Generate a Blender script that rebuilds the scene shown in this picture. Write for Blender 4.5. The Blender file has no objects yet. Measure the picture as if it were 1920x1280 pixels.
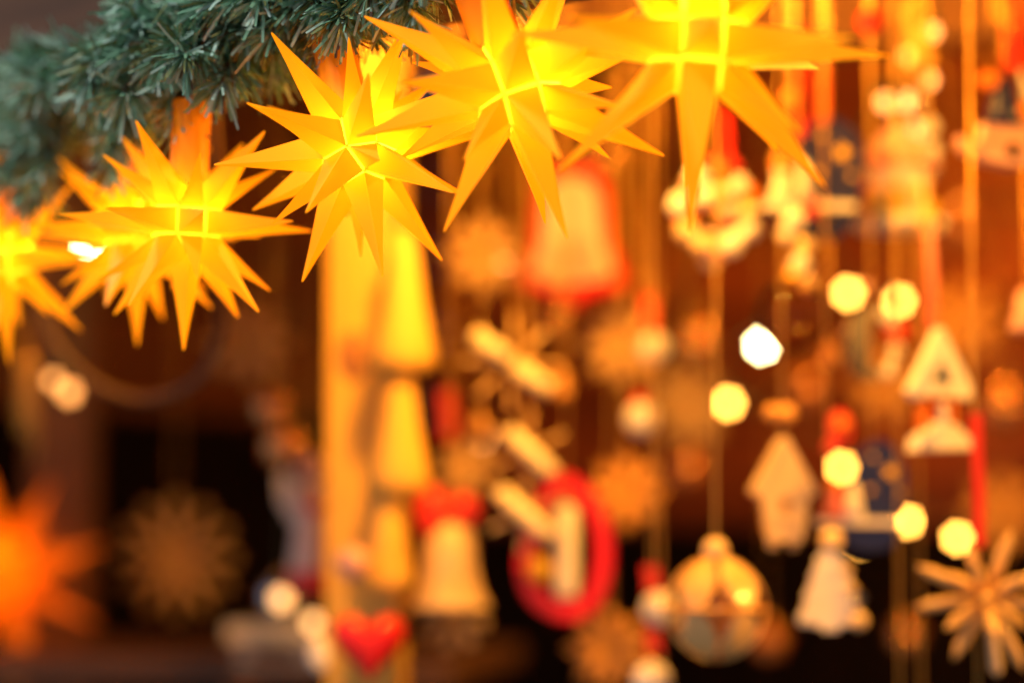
import bpy, math, random
from mathutils import Vector, Matrix
random.seed(7)
R = math.radians
PI = math.pi
sc = bpy.context.scene

# ------------------------------------------------------------------ camera
CAM = Vector((0, 0, 1.75)); PITCH = R(4.0); FPX = 85.0 / 36.0 * 1920
cam = bpy.data.objects.new('camera', bpy.data.cameras.new('camera'))
sc.collection.objects.link(cam); sc.camera = cam
cam.location = CAM; cam.rotation_euler = (PI / 2 + PITCH, 0, 0)
cam.data.lens = 85; cam.data.sensor_width = 36; cam.data.clip_start = .05; cam.data.clip_end = 600
cam.data.dof.use_dof = True
cam.data.dof.focus_distance = 1.285
cam.data.dof.aperture_fstop = 1.78
cam.data.dof.aperture_blades = 7
cam.data.dof.aperture_rotation = R(28)
CR = Matrix.Rotation(PI / 2 + PITCH, 3, 'X')

# ------------------------------------------------------------------ daylight and exposure
SUN_EL, SUN_AZ = R(58), R(238)
w = bpy.data.worlds.new('World'); sc.world = w; w.use_nodes = True
nt = w.node_tree
sky = nt.nodes.new('ShaderNodeTexSky'); sky.sky_type = 'NISHITA'; sky.sun_disc = False
sky.sun_elevation = SUN_EL; sky.sun_rotation = SUN_AZ
nt.nodes['Background'].inputs[1].default_value = .14
nt.links.new(sky.outputs[0], nt.nodes['Background'].inputs[0])
sun = bpy.data.objects.new('sun', bpy.data.lights.new('sun', 'SUN')); sc.collection.objects.link(sun)
sun.data.energy = 4.5; sun.data.angle = R(12); sun.data.color = (1, .95, .88)
sd = Vector((math.sin(SUN_AZ) * math.cos(SUN_EL), math.cos(SUN_AZ) * math.cos(SUN_EL), math.sin(SUN_EL)))
sun.rotation_euler = sd.to_track_quat('Z', 'Y').to_euler()
vs = sc.view_settings
vs.view_transform = 'Standard'; vs.look = 'None'; vs.gamma = 1; vs.exposure = -.7; vs.use_curve_mapping = False
cy = sc.cycles
cy.use_adaptive_sampling = False; cy.use_denoising = True
cy.max_bounces = 8; cy.diffuse_bounces = 4; cy.glossy_bounces = 4; cy.transmission_bounces = 8
cy.caustics_reflective = False; cy.caustics_refractive = False
cy.sample_clamp_indirect = 6

STAR_W = .42          # bulb inside a near star, watts
LAMP_W = 46.0         # warm stall lamps
WARM = (1.0, .42, .05)

# ------------------------------------------------------------------ helpers
def at(px, py, D):
    """point of the place seen at photo pixel (px, py), D metres along the view axis"""
    return CAM + CR @ Vector(((px - 960) / FPX * D, (640 - py) / FPX * D, -D))

def link(o, parent=None):
    sc.collection.objects.link(o)
    if parent is not None: o.parent = parent
    return o

def tag(o, label=None, cat=None, group=None, kind=None):
    if label: o['label'] = label
    if cat: o['category'] = cat
    if group: o['group'] = group
    if kind: o['kind'] = kind
    return o

class MB:
    """collects shapes; build() makes them one mesh"""
    def __init__(s): s.v = []; s.f = []; s.mi = []; s.sm = []
    def add(s, vs_, fs, mi=0, smooth=False, M=None):
        b = len(s.v)
        s.v += [tuple(M @ Vector(p)) if M is not None else tuple(p) for p in vs_]
        for f in fs:
            s.f.append(tuple(i + b for i in f)); s.mi.append(mi); s.sm.append(smooth)
        return s
    def box(s, x0, x1, y0, y1, z0, z1, mi=0, bev=0.0, M=None):
        if bev <= 0:
            v = [(x, y, z) for x in (x0, x1) for y in (y0, y1) for z in (z0, z1)]
            return s.add(v, [(0, 1, 3, 2), (4, 6, 7, 5), (0, 4, 5, 1), (2, 3, 7, 6), (0, 2, 6, 4), (1, 5, 7, 3)], mi, M=M)
        b = bev
        ring = [(x0 + b, z0), (x1 - b, z0), (x1, z0 + b), (x1, z1 - b), (x1 - b, z1), (x0 + b, z1), (x0, z1 - b), (x0, z0 + b)]
        return s.prism(ring, y0, y1, mi, bev=b, M=M)
    def prism(s, ring, y0, y1, mi=0, bev=0.0, M=None, smooth=False):
        """outline in x,z extruded along y; bev shrinks both faces"""
        n = len(ring)
        cx = sum(p[0] for p in ring) / n; cz = sum(p[1] for p in ring) / n
        def sh(k):
            out = []
            for i, (x, z) in enumerate(ring):
                dx, dz = x - cx, z - cz; L = math.hypot(dx, dz) or 1
                out.append((x - dx / L * k, z - dz / L * k))
            return out
        if bev > 0:
            L = [(sh(bev), y0), (ring, y0 + bev), (ring, y1 - bev), (sh(bev), y1)]
        else:
            L = [(ring, y0), (ring, y1)]
        v = [(x, y, z) for r, y in L for x, z in r]
        f = [tuple(range(n)), tuple(reversed(range((len(L) - 1) * n, len(L) * n)))]
        for k in range(len(L) - 1):
            for i in range(n):
                j = (i + 1) % n
                f.append((k * n + i, (k + 1) * n + i, (k + 1) * n + j, k * n + j))
        return s.add(v, f, mi, smooth, M)
    def frame(s, outer, inner, y0, y1, mi=0, M=None):
        """plate with a hole: two outlines with the same number of points"""
        n = len(outer)
        v = [(x, y, z) for r in (outer, inner) for y in (y0, y1) for x, z in r]
        f = []
        for i in range(n):
            j = (i + 1) % n
            f += [(i, j, 2 * n + j, 2 * n + i), (n + i, 3 * n + i, 3 * n + j, n + j), (i, n + i, n + j, j), (2 * n + i, 2 * n + j, 3 * n + j, 3 * n + i)]
        return s.add(v, f, mi, False, M)
    def lathe(s, prof, n=20, mi=0, M=None, smooth=True):
        v = []; f = []
        for r, z in prof:
            for i in range(n):
                a = 2 * PI * i / n; v.append((r * math.cos(a), r * math.sin(a), z))
        for k in range(len(prof) - 1):
            for i in range(n):
                j = (i + 1) % n; f.append((k * n + i, k * n + j, (k + 1) * n + j, (k + 1) * n + i))
        return s.add(v, f, mi, smooth, M)
    def ball(s, c, r, n=14, m=9, mi=0, sc_=(1, 1, 1)):
        prof = [(max(.0001, math.sin(PI * k / m)) * r, -math.cos(PI * k / m) * r) for k in range(m + 1)]
        return s.lathe(prof, n, mi, Matrix.Translation(c) @ Matrix.Diagonal((*sc_, 1)))
    def tube(s, pts, r, n=6, mi=0, smooth=True, cap=True):
        pts = [Vector(p) for p in pts]
        rs = r if isinstance(r, (list, tuple)) else [r] * len(pts)
        v = []; f = []
        up = Vector((0, 0, 1))
        for k, p in enumerate(pts):
            t = (pts[min(k + 1, len(pts) - 1)] - pts[max(k - 1, 0)]).normalized()
            a = t.cross(up if abs(t.z) < .9 else Vector((0, 1, 0))).normalized(); b = t.cross(a)
            for i in range(n):
                w_ = 2 * PI * i / n; v.append(p + (a * math.cos(w_) + b * math.sin(w_)) * rs[k])
        for k in range(len(pts) - 1):
            for i in range(n):
                j = (i + 1) % n; f.append((k * n + i, k * n + j, (k + 1) * n + j, (k + 1) * n + i))
        if cap: f += [tuple(reversed(range(n))), tuple(range((len(pts) - 1) * n, len(pts) * n))]
        return s.add(v, f, mi, smooth)
    def mesh(s, name, mats, k=1.0):
        me = bpy.data.meshes.new(name)
        me.from_pydata([(x * k, y * k, z * k) for x, y, z in s.v], [], s.f)
        for m in (mats if isinstance(mats, (list, tuple)) else [mats]): me.materials.append(m)
        me.polygons.foreach_set('material_index', s.mi); me.polygons.foreach_set('use_smooth', s.sm)
        me.update(); return me
    def build(s, name, mats, parent=None, k=1.0):
        return link(bpy.data.objects.new(name, s.mesh(name, mats, k)), parent)

# ------------------------------------------------------------------ materials
def mat(name, col, rough=.6, metal=0, var=.0, scale=40, bump=0., coat=0, stretch=(1, 1, 1), rnd=.0, spec=.5, trans=0, ior=1.45, sheen=0):
    m = bpy.data.materials.new(name); m.use_nodes = True
    N = m.node_tree.nodes; Lk = m.node_tree.links; b = N['Principled BSDF']
    b.inputs['Base Color'].default_value = (*col, 1); b.inputs['Roughness'].default_value = rough
    b.inputs['Metallic'].default_value = metal; b.inputs['Coat Weight'].default_value = coat
    b.inputs['Specular IOR Level'].default_value = spec; b.inputs['Transmission Weight'].default_value = trans; b.inputs['IOR'].default_value = ior
    b.inputs['Sheen Weight'].default_value = sheen
    if var > 0 or bump > 0 or rnd > 0:
        tc = N.new('ShaderNodeTexCoord'); mp = N.new('ShaderNodeMapping'); mp.inputs['Scale'].default_value = stretch
        oi = N.new('ShaderNodeObjectInfo')
        ad = N.new('ShaderNodeVectorMath'); ad.operation = 'MULTIPLY_ADD'
        Lk.new(oi.outputs['Random'], ad.inputs[0]); ad.inputs[1].default_value = (7, 13, 5); Lk.new(tc.outputs['Object'], ad.inputs[2])
        Lk.new(ad.outputs[0], mp.inputs['Vector'])
        no = N.new('ShaderNodeTexNoise'); no.inputs['Scale'].default_value = scale; no.inputs['Detail'].default_value = 5; no.inputs['Roughness'].default_value = .6
        Lk.new(mp.outputs[0], no.inputs['Vector'])
        rp = N.new('ShaderNodeMapRange'); rp.inputs[1].default_value = .3; rp.inputs[2].default_value = .7
        rp.inputs[3].default_value = 1 - var; rp.inputs[4].default_value = 1 + var
        Lk.new(no.outputs[0], rp.inputs[0])
        r2 = N.new('ShaderNodeMapRange'); r2.inputs[3].default_value = 1 - rnd; r2.inputs[4].default_value = 1 + rnd
        Lk.new(oi.outputs['Random'], r2.inputs[0])
        mu = N.new('ShaderNodeMath'); mu.operation = 'MULTIPLY'; Lk.new(rp.outputs[0], mu.inputs[0]); Lk.new(r2.outputs[0], mu.inputs[1])
        vm = N.new('ShaderNodeVectorMath'); vm.operation = 'SCALE'; vm.inputs[0].default_value = col
        Lk.new(mu.outputs[0], vm.inputs['Scale']); Lk.new(vm.outputs[0], b.inputs['Base Color'])
        if bump > 0:
            bp = N.new('ShaderNodeBump'); bp.inputs['Strength'].default_value = bump; bp.inputs['Distance'].default_value = .002
            Lk.new(no.outputs[0], bp.inputs['Height']); Lk.new(bp.outputs[0], b.inputs['Normal'])
    return m

def shell(name, tcol, dcol, tw=.75, gl=.35, rough=.35, glow=0, gcol=(1, .42, .002)):
    """thin plastic that lets the bulb inside glow through"""
    m = bpy.data.materials.new(name); m.use_nodes = True
    N = m.node_tree.nodes; Lk = m.node_tree.links; N.remove(N['Principled BSDF'])
    out = N['Material Output']
    tr = N.new('ShaderNodeBsdfTranslucent')
    tc = N.new('ShaderNodeTexCoord'); no = N.new('ShaderNodeTexNoise'); no.inputs['Scale'].default_value = 90; no.inputs['Detail'].default_value = 6
    Lk.new(tc.outputs['Object'], no.inputs['Vector']); mr = N.new('ShaderNodeMapRange'); mr.inputs[3].default_value = .82; mr.inputs[4].default_value = 1.08
    Lk.new(no.outputs[0], mr.inputs[0]); vm = N.new('ShaderNodeVectorMath'); vm.operation = 'SCALE'; vm.inputs[0].default_value = tcol
    Lk.new(mr.outputs[0], vm.inputs['Scale']); Lk.new(vm.outputs[0], tr.inputs[0])
    di = N.new('ShaderNodeBsdfDiffuse'); di.inputs[0].default_value = (*dcol, 1)
    g = N.new('ShaderNodeBsdfGlossy'); g.inputs['Roughness'].default_value = rough; g.inputs[0].default_value = (1, 1, 1, 1)
    mx = N.new('ShaderNodeMixShader'); mx.inputs[0].default_value = tw
    Lk.new(di.outputs[0], mx.inputs[1]); Lk.new(tr.outputs[0], mx.inputs[2])
    fr = N.new('ShaderNodeFresnel'); fr.inputs[0].default_value = 1.45
    m2 = N.new('ShaderNodeMixShader')
    fm = N.new('ShaderNodeMath'); fm.operation = 'MULTIPLY'; fm.inputs[1].default_value = gl; Lk.new(fr.outputs[0], fm.inputs[0])
    Lk.new(fm.outputs[0], m2.inputs[0]); Lk.new(mx.outputs[0], m2.inputs[1]); Lk.new(g.outputs[0], m2.inputs[2])
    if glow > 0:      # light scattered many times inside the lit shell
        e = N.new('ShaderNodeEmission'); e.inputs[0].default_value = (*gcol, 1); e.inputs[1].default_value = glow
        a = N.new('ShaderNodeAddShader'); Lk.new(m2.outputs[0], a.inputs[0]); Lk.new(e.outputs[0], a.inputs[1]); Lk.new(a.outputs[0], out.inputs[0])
    else: Lk.new(m2.outputs[0], out.inputs[0])
    return m

def emis(name, col, st):
    m = bpy.data.materials.new(name); m.use_nodes = True
    b = m.node_tree.nodes['Principled BSDF']
    b.inputs['Base Color'].default_value = (*col, 1); b.inputs['Emission Color'].default_value = (*col, 1); b.inputs['Emission Strength'].default_value = st
    return m

M = dict(
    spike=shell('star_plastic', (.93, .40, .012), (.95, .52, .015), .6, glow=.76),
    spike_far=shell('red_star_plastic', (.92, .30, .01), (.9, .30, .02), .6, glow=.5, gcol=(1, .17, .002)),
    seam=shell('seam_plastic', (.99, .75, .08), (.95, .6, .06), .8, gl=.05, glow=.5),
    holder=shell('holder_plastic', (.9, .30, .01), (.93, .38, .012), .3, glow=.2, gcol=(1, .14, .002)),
    wall_shade=mat('shaded_wall_wood', (.095, .022, .006), .55, var=.35, scale=9, stretch=(.25, 3, 6), rnd=.3, bump=.2),  # darker copy of the wall wood; weak light put into its colour
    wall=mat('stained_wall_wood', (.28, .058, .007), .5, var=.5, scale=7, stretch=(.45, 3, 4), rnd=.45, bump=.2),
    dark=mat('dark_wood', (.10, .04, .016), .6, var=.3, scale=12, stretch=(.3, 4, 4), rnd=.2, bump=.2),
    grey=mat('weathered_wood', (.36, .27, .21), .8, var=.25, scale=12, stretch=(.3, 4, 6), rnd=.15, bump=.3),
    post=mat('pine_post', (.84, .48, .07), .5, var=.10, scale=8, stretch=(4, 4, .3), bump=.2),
    knot=mat('pine_knot', (.40, .17, .045), .5, var=.25, scale=150),
    joist=mat('pine_joist', (.30, .12, .025), .6, var=.18, scale=8, stretch=(.3, 4, 4), bump=.2),
    pale=mat('pale_lime_wood', (.80, .58, .30), .35, var=.16, scale=60, stretch=(1, 1, .2), rnd=.08, bump=.15, coat=.6),
    straw=mat('straw', (.80, .50, .18), .3, var=.12, scale=90, stretch=(1, 1, .1), rnd=.12, coat=.3),
    streak=mat('streak_straw', (.96, .82, .48), .25, coat=.8, var=.1, scale=90, stretch=(1, 1, .1), rnd=.1),  # pale colour carries the specular streak along the straw
    honey=mat('honey_wood', (.74, .36, .08), .3, var=.18, scale=60, stretch=(1, 1, .2), rnd=.1, coat=.3),
    white=mat('white_paint', (.82, .78, .72), .45, var=.05, scale=80),
    snow=mat('snow_glitter', (.85, .80, .76), .6, var=.08, scale=200, bump=.3),
    pink=mat('pink_glaze', (.70, .38, .31), .35, var=.06, scale=60),
    cream=mat('cream_pink_glaze', (.84, .60, .50), .35, var=.06, scale=60),
    rose=mat('rose_glaze', (.75, .16, .16), .35),
    red=mat('red_paint', (.72, .012, .010), .3, coat=.3, var=.08, scale=60),
    ribbon=mat('red_satin_ribbon', (.70, .02, .012), .35, sheen=.3, var=.1, scale=300, stretch=(1, 1, .1)),
    orange=mat('orange_paint', (.85, .22, .02), .35),
    yellow=mat('yellow_paint', (.85, .50, .03), .4),
    navy=mat('navy_paint', (.012, .016, .10), .35, coat=.2, var=.1, scale=50),
    green=mat('green_paint', (.06, .16, .05), .5, var=.2, scale=60),
    black=mat('deep_shade_black', (.005, .002, .002), .95, var=.2, scale=60, spec=.1),  # near-black colour that stands for deep shade
    hole=mat('dark_interior', (.03, .015, .008), .8),
    gold=mat('gold_cord', (.72, .40, .09), .28, metal=.7, var=.15, scale=900, stretch=(1, 1, 1)),
    silver=mat('silver_glass', (.62, .62, .66), .14, metal=.85, var=.05, scale=30),
    amber=mat('amber_glass_bauble', (.60, .22, .06), .08, metal=.55, coat=.6),
    copper=mat('copper_bauble', (.75, .34, .12), .12, metal=.8, coat=.3),
    cable=mat('brown_cable', (.10, .045, .02), .5),
    socket=mat('green_socket', (.02, .05, .03), .5),
    twig=mat('brown_wire_twig', (.16, .08, .035), .7, var=.2, scale=300),
    n1=mat('needle_blue_green', (.18, .37, .23), .42, var=.25, scale=120, rnd=.2),
    n2=mat('needle_olive', (.19, .21, .07), .45, var=.25, scale=120, rnd=.2),
    n3=mat('needle_pale', (.44, .62, .50), .38, var=.2, scale=120, rnd=.15),
    n4=mat('needle_brown', (.13, .07, .03), .5, var=.2, scale=120),
    paving=mat('stone_paving', (.20, .19, .18), .85, var=.25, scale=3, bump=.3),
    floor=mat('stall_floor_wood', (.16, .09, .05), .7, var=.2, scale=6, stretch=(.3, 3, 3)),
    shade=mat('lamp_enamel', (.05, .05, .045), .4),
    bulb_y=emis('warm_led_glow', (1.0, .43, .06), 46),
    bulb_w=emis('warm_white_glow', (1.0, .80, .34), 90),
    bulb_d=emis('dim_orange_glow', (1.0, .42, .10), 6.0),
    glint_p=emis('peach_glint', (1.0, .50, .16), 5.5),  # glow of the bulbs that stand in for glints
    lamp=emis('lamp_glow', WARM, 8),
)
m = bpy.data.materials.new('clear_glass'); m.use_nodes = True
N = m.node_tree.nodes; Lk = m.node_tree.links; N.remove(N['Principled BSDF'])
tp = N.new('ShaderNodeBsdfTransparent'); tp.inputs[0].default_value = (.92, .78, .66, 1)
gl = N.new('ShaderNodeBsdfGlossy'); gl.inputs['Roughness'].default_value = .05
lw = N.new('ShaderNodeLayerWeight'); lw.inputs[0].default_value = .18
mx = N.new('ShaderNodeMixShader'); Lk.new(lw.outputs['Fresnel'], mx.inputs[0]); Lk.new(tp.outputs[0], mx.inputs[1]); Lk.new(gl.outputs[0], mx.inputs[2])
Lk.new(mx.outputs[0], N['Material Output'].inputs[0]); M['glass'] = m

# ------------------------------------------------------------------ the setting: ground and stall
# the stall front runs obliquely: u along the front (away to the left), n into the stall
O2 = Vector((-.085, 1.31)); U = Vector((-.76, .65)); NN = Vector((.65, .76))
def S(t, w_, z): p = O2 + U * t + NN * w_; return Vector((p.x, p.y, z))
ANG = math.atan2(-U.y, -U.x)     # local x = -u (towards the right, nearer the camera), local y = into the stall
SM = lambda t, w_, z: Matrix.Translation(S(t, w_, z)) @ Matrix.Rotation(ANG, 4, 'Z')
CEIL = 2.44; T0, T1, DEP = -1.9, 1.5, 1.7
g = MB().add([(-300, -300, 0), (300, -300, 0), (300, 300, 0), (-300, 300, 0)], [(0, 1, 2, 3)]).build('ground', M['paving'])
tag(g, 'grey stone paving of the market square', 'ground', kind='structure')
fl = MB().box(-T1 - .02, -T0 + .02, 0, DEP, 0, .1).build('floor', M['floor']); fl.matrix_world = SM(0, 0, .004)
tag(fl, 'wooden floor inside the stall', 'floor', kind='structure')

stall = link(bpy.data.objects.new('market_stall', None)); stall.matrix_world = SM(0, 0, .104)
tag(stall, 'wooden market stall with brown plank walls behind the hanging ornaments', 'stall')
def sp(name, mb, m_, parent=stall): return mb.build(name, m_, parent)
Z0 = .104
def planks(wall, x0, x1, y, ztop, zbot, h=.112, along='x', m_=M['wall']):
    """horizontal boards with open joints; shared mesh"""
    L = x1 - x0
    me = MB().box(-L / 2, L / 2, 0, .02, 0, h - .005, bev=.003).mesh('plank', m_)
    n = int((ztop - zbot) / h)
    for i in range(n):
        o = link(bpy.data.objects.new('plank', me), wall)
        z = zbot + i * h - Z0
        if along == 'x': o.location = ((x0 + x1) / 2, y + random.uniform(-.002, .002), z)
        else:
            o.rotation_euler = (0, 0, PI / 2); o.location = (y + random.uniform(-.002, .002), (x0 + x1) / 2, z)
bw = sp('back_wall', MB().box(-T1, -T0, DEP + .024, DEP + .044, 0, CEIL - Z0), M['dark'])
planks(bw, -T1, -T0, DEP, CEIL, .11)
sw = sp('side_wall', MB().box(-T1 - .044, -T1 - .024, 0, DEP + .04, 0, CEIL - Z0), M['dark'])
planks(sw, .0, DEP - .005, -T1, CEIL, .11, along='y', m_=M['wall_shade'])
s2 = sp('side_wall', MB().box(-T0 + .024, -T0 + .044, 0, DEP + .04, 0, CEIL - Z0), M['dark'])
ce = sp('ceiling', MB().box(-T1 - .06, -T0 + .06, .0, DEP + .06, CEIL - Z0 + .02, CEIL - Z0 + .05), M['dark'])
nb = 16; L = (DEP - .02) / nb
me = MB().box(-(T1 - T0) / 2, (T1 - T0) / 2, 0, L - .004, 0, .018).mesh('plank', M['wall'])
for i in range(nb):
    o = link(bpy.data.objects.new('plank', me), ce); o.location = (-(T0 + T1) / 2, .01 + i * L, CEIL - Z0)
sp('front_beam', MB().box(-T1, -T0, .045, .105, 2.035 - Z0, 2.125 - Z0, bev=.006), M['dark'])
sp('fascia_board', MB().box(-T1 - .05, -T0 + .05, -.0 + .108, .13, 2.115 - Z0, CEIL + .06 - Z0, bev=.003), M['grey'])
sp('corner_post', MB().box(-T1 - .02, -T1 + .06, -.005, .034, 0, 2.3 - Z0, bev=.006), M['grey'])
# ceiling joist across the stall (seen at the top edge)
def world_box(name, a, b, wd, z0, z1, m_, parent=None, bev=.004):
    a, b = Vector(a[:2]), Vector(b[:2]); d = b - a
    o = MB().box(0, d.length, -wd / 2, wd / 2, 0, z1 - z0, bev=bev).build(name, m_)
    o.matrix_world = Matrix.Translation((a.x, a.y, z0)) @ Matrix.Rotation(math.atan2(d.y, d.x), 4, 'Z')
    return o
j = world_box('ceiling_joist', (-.10, 2.32), (1.05, 1.98), .07, 2.172, CEIL - .004, M['joist'])
tag(j, 'thick pine joist under the ceiling above the hanging ornaments', 'beam')

# bright pine post in the middle, with a knot
pp = at(690, 900, 1.86); po = link(bpy.data.objects.new('wooden_post', None)); po.location = (pp.x, pp.y, .104)
po.rotation_euler = (0, 0, R(-9))
tag(po, 'bright pine post standing behind the sharp yellow star', 'post')
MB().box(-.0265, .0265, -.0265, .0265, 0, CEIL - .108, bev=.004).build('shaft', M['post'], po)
kn = MB().lathe([(.0001, .0032), (.006, .003), (.010, .0018), (.013, .0002)], 14, M=Matrix.Rotation(PI / 2, 4, 'X')).build('knot', M['knot'], po)
kn.location = (-.006, -.0267, at(675, 665, 1.83).z - .104); kn.scale = (1, 1, 1.5)
# dim post at the left and horizontal rail over the black cloth
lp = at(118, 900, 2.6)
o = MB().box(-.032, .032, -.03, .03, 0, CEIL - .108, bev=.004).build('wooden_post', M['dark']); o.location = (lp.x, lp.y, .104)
tag(o, 'dim dark brown post beside the black cloth near the far left edge', 'post')

def backdrop(name, a, b, z0, z1, label, amp=.014, waves=26):  # black sheet added where the stall interior lies in shade
    a, b = Vector(a), Vector(b); d = b - a; n = waves * 6; nrm = Vector((-d.y, d.x)).normalized()
    v = []; f = []
    for i in range(n + 1):
        for k, z in enumerate((z0, (z0 + z1) / 2, z1)):
            q = a + d * (i / n) + nrm * (amp * (1.15 - .3 * k) * math.sin(i / 6 * 2 * PI + .5 * math.sin(i * .37)))
            v.append((q.x, q.y, z))
    for i in range(n):
        for k in (0, 1): f.append((i * 3 + k, (i + 1) * 3 + k, (i + 1) * 3 + k + 1, i * 3 + k + 1))
    mb = MB().add(v, f, 0, True)
    o = mb.build(name, M['black']); md = o.modifiers.new('thick', 'SOLIDIFY'); md.thickness = .002
    return tag(o, label, 'curtain')
cA = S(T1 - .10, .25, 0).to_2d(); cB = S(T1 - .10, DEP - .08, 0).to_2d(); cC = S(-1.0, DEP - .08, 0).to_2d()
zl = at(300, 800, 3.5).z
backdrop('shade_backdrop', cA, cB, .12, zl, 'black cloth standing in for the shade below the brown boards at the left')
zr = at(1300, 985, 3.2).z
backdrop('shade_backdrop', cB, cC, .12, zr, 'black cloth standing in for the shade along the back wall at the right')

# shelf with goods, lower left
sh = world_box('display_shelf', (-1.05, 2.56), (-.02, 2.36), .34, 1.59, 1.615, M['dark'])
tag(sh, 'brown wooden display shelf along the bottom edge of the picture', 'shelf')

# ------------------------------------------------------------------ stall lamps (warm, hung under the ceiling)
def stall_lamp(loc, power, label, size=.03):
    r = link(bpy.data.objects.new('pendant_lamp', None)); r.location = loc
    tag(r, label, 'lamp', 'warm stall lamps')
    MB().lathe([(.012, .075), (.02, .07), (.05, .045), (.085, -.005), (.083, -.006), (.048, .042), (.018, .066), (.01, .07)], 24).build('lamp_shade', M['shade'], r)
    MB().ball((0, 0, .012), .022, 14, 9, sc_=(1, 1, 1.25)).build('bulb', M['lamp'], r)
    MB().tube([(0, 0, .07), (0, 0, CEIL - loc[2] - .002)], .003).build('cable', M['cable'], r)
    l = link(bpy.data.objects.new('bulb_light', bpy.data.lights.new('bulb_light', 'POINT')), r)
    l.data.energy = power; l.data.color = WARM; l.data.shadow_soft_size = size; l.location = (0, 0, -.035)
    return r
stall_lamp((.86, 1.36, 2.10), LAMP_W * 1.45, 'dark enamel pendant lamp above the ornaments at the right')
stall_lamp((.0, 1.51, 2.21), LAMP_W * .9, 'dark enamel pendant lamp above the pine post')
stall_lamp((.46, 2.42, 2.31), LAMP_W * .40, 'unseen pendant lamp added behind the ceiling joist')  # hidden lamp added to brighten the back wall

# ------------------------------------------------------------------ folded plastic stars
EDGE, L4, L3 = .0168, .0776, .0656
def rco():
    s = 1 + 2 ** .5; V = []
    for base in ((1, 1, s), (1, s, 1), (s, 1, 1)):
        for sx in (1, -1):
            for sy in (1, -1):
                for sz in (1, -1): V.append(Vector((base[0] * sx, base[1] * sy, base[2] * sz)) * (EDGE / 2))
    n4 = []; n3 = []
    for x in (-1, 0, 1):
        for y in (-1, 0, 1):
            for z in (-1, 0, 1):
                k = abs(x) + abs(y) + abs(z)
                if k in (1, 2): n4.append(Vector((x, y, z)).normalized())
                elif k == 3: n3.append(Vector((x, y, z)).normalized())
    return V, n4, n3
RV, N4, N3 = rco()
GAP = .0006
def face_ring(n):
    mx_ = max(v.dot(n) for v in RV); ring = [v for v in RV if v.dot(n) > mx_ - 1e-5]
    c = sum(ring, Vector()) / len(ring); a = (ring[0] - c).normalized(); b = n.cross(a)
    ring.sort(key=lambda v: math.atan2((v - c).dot(b), (v - c).dot(a)))
    return ring, c, a, b
def spike_mesh(n, Ltip, name, m_):
    """canonical spike: local z outwards, local x towards a base corner"""
    ring, c, a, b = face_ring(n); k = len(ring)
    rr = (ring[0] - c).length; h0 = c.length
    q = (rr - GAP * (1.414 if k == 4 else 2.0))
    v = []; f = []
    rows = [(q, h0), (q * .62, h0 + (Ltip - h0) * .38), (q * .30, h0 + (Ltip - h0) * .70), (.0007, Ltip - .0012), (.0003, Ltip)]
    for r_, z in rows:
        for i in range(k): v.append((r_ * math.cos(2 * PI * i / k), r_ * math.sin(2 * PI * i / k), z))
    for s_ in range(len(rows) - 1):
        for i in range(k):
            jj = (i + 1) % k; f.append((s_ * k + i, s_ * k + jj, (s_ + 1) * k + jj, (s_ + 1) * k + i))
    f.append(tuple(range((len(rows) - 1) * k, len(rows) * k)))
    return MB().add(v, f).mesh(name, m_)
def seam_mesh(m_):
    mb = MB()
    for i in range(24):
        for j_ in range(i + 1, 24):
            if abs((RV[i] - RV[j_]).length - EDGE) < 1e-4:
                a, b = RV[i] * .99, RV[j_] * .99; mid = ((a + b) / 2).normalized(); s_ = (b - a).cross(mid).normalized() * (GAP * 1.35)
                mb.add([a - s_, b - s_, b + s_, a + s_], [(0, 1, 2, 3)])
    return mb.mesh('seam_frame', m_)
HOLD = MB().lathe([(.0117, .0203), (.0119, .030), (.0119, .074), (.0112, .0755), (.0001, .0757)], 28).mesh('holder', M['holder'])
STARM = {}
def star(px, py, D, D0, Rm, label, power, key='spike', name='star_lamp', group='lit yellow folded stars', k=1.0, light=(1, .60, .10), bulb=(.003, .004, .010)):
    if key not in STARM:
        STARM[key] = (spike_mesh(Vector((0, 0, 1)), L4, 'spike', M[key]), spike_mesh(N3[0], L3, 'spike', M[key]), seam_mesh(M['seam' if key == 'spike' else key]))
    a4, a3, sm_ = STARM[key]
    r = link(bpy.data.objects.new(name, None)); tag(r, label, 'star lamp', group)
    Rw = CR @ Matrix(((1, 0, 0), (0, -1, 0), (0, 0, -1))) @ Matrix(Rm)
    r.matrix_world = Matrix.Translation(at(px, py, D)) @ Rw.to_4x4() @ Matrix.Scale(k * D / D0, 4)
    for n in N4 + N3:
        if n.z > .99: continue
        ring, c, a, b = face_ring(n)
        o = link(bpy.data.objects.new('spike', a4 if len(ring) == 4 else a3), r)
        jit = Matrix.Rotation(random.uniform(-.02, .02), 3, 'X') @ Matrix.Rotation(random.uniform(-.02, .02), 3, 'Y')
        o.matrix_local = (Matrix((a, b, n)).transposed() @ jit).to_4x4()
    link(bpy.data.objects.new('seam_frame', sm_), r); link(bpy.data.objects.new('holder', HOLD), r)
    l = link(bpy.data.objects.new('bulb_light', bpy.data.lights.new('bulb_light', 'POINT')), r)
    l.data.energy = power; l.data.color = light; l.data.shadow_soft_size = .005; l.location = bulb   # the bulb hangs from the holder, off centre
    return r
RS3 = ((-.7737, -.5969, -.2125), (.403, -.2048, -.892), (.4889, -.7757, .399))
RS3B = ((-.9414, .0445, -.3343), (.3173, -.2192, -.9226), (-.1143, -.9747, .1922))
RS4 = ((-.9981, 0, .061), (-.061, 0, -.9981), (0, -1, 0))
RS2 = ((.4961, -.8677, .0325), (.0619, -.002, -.9981), (.8661, .4971, .0527))
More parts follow.
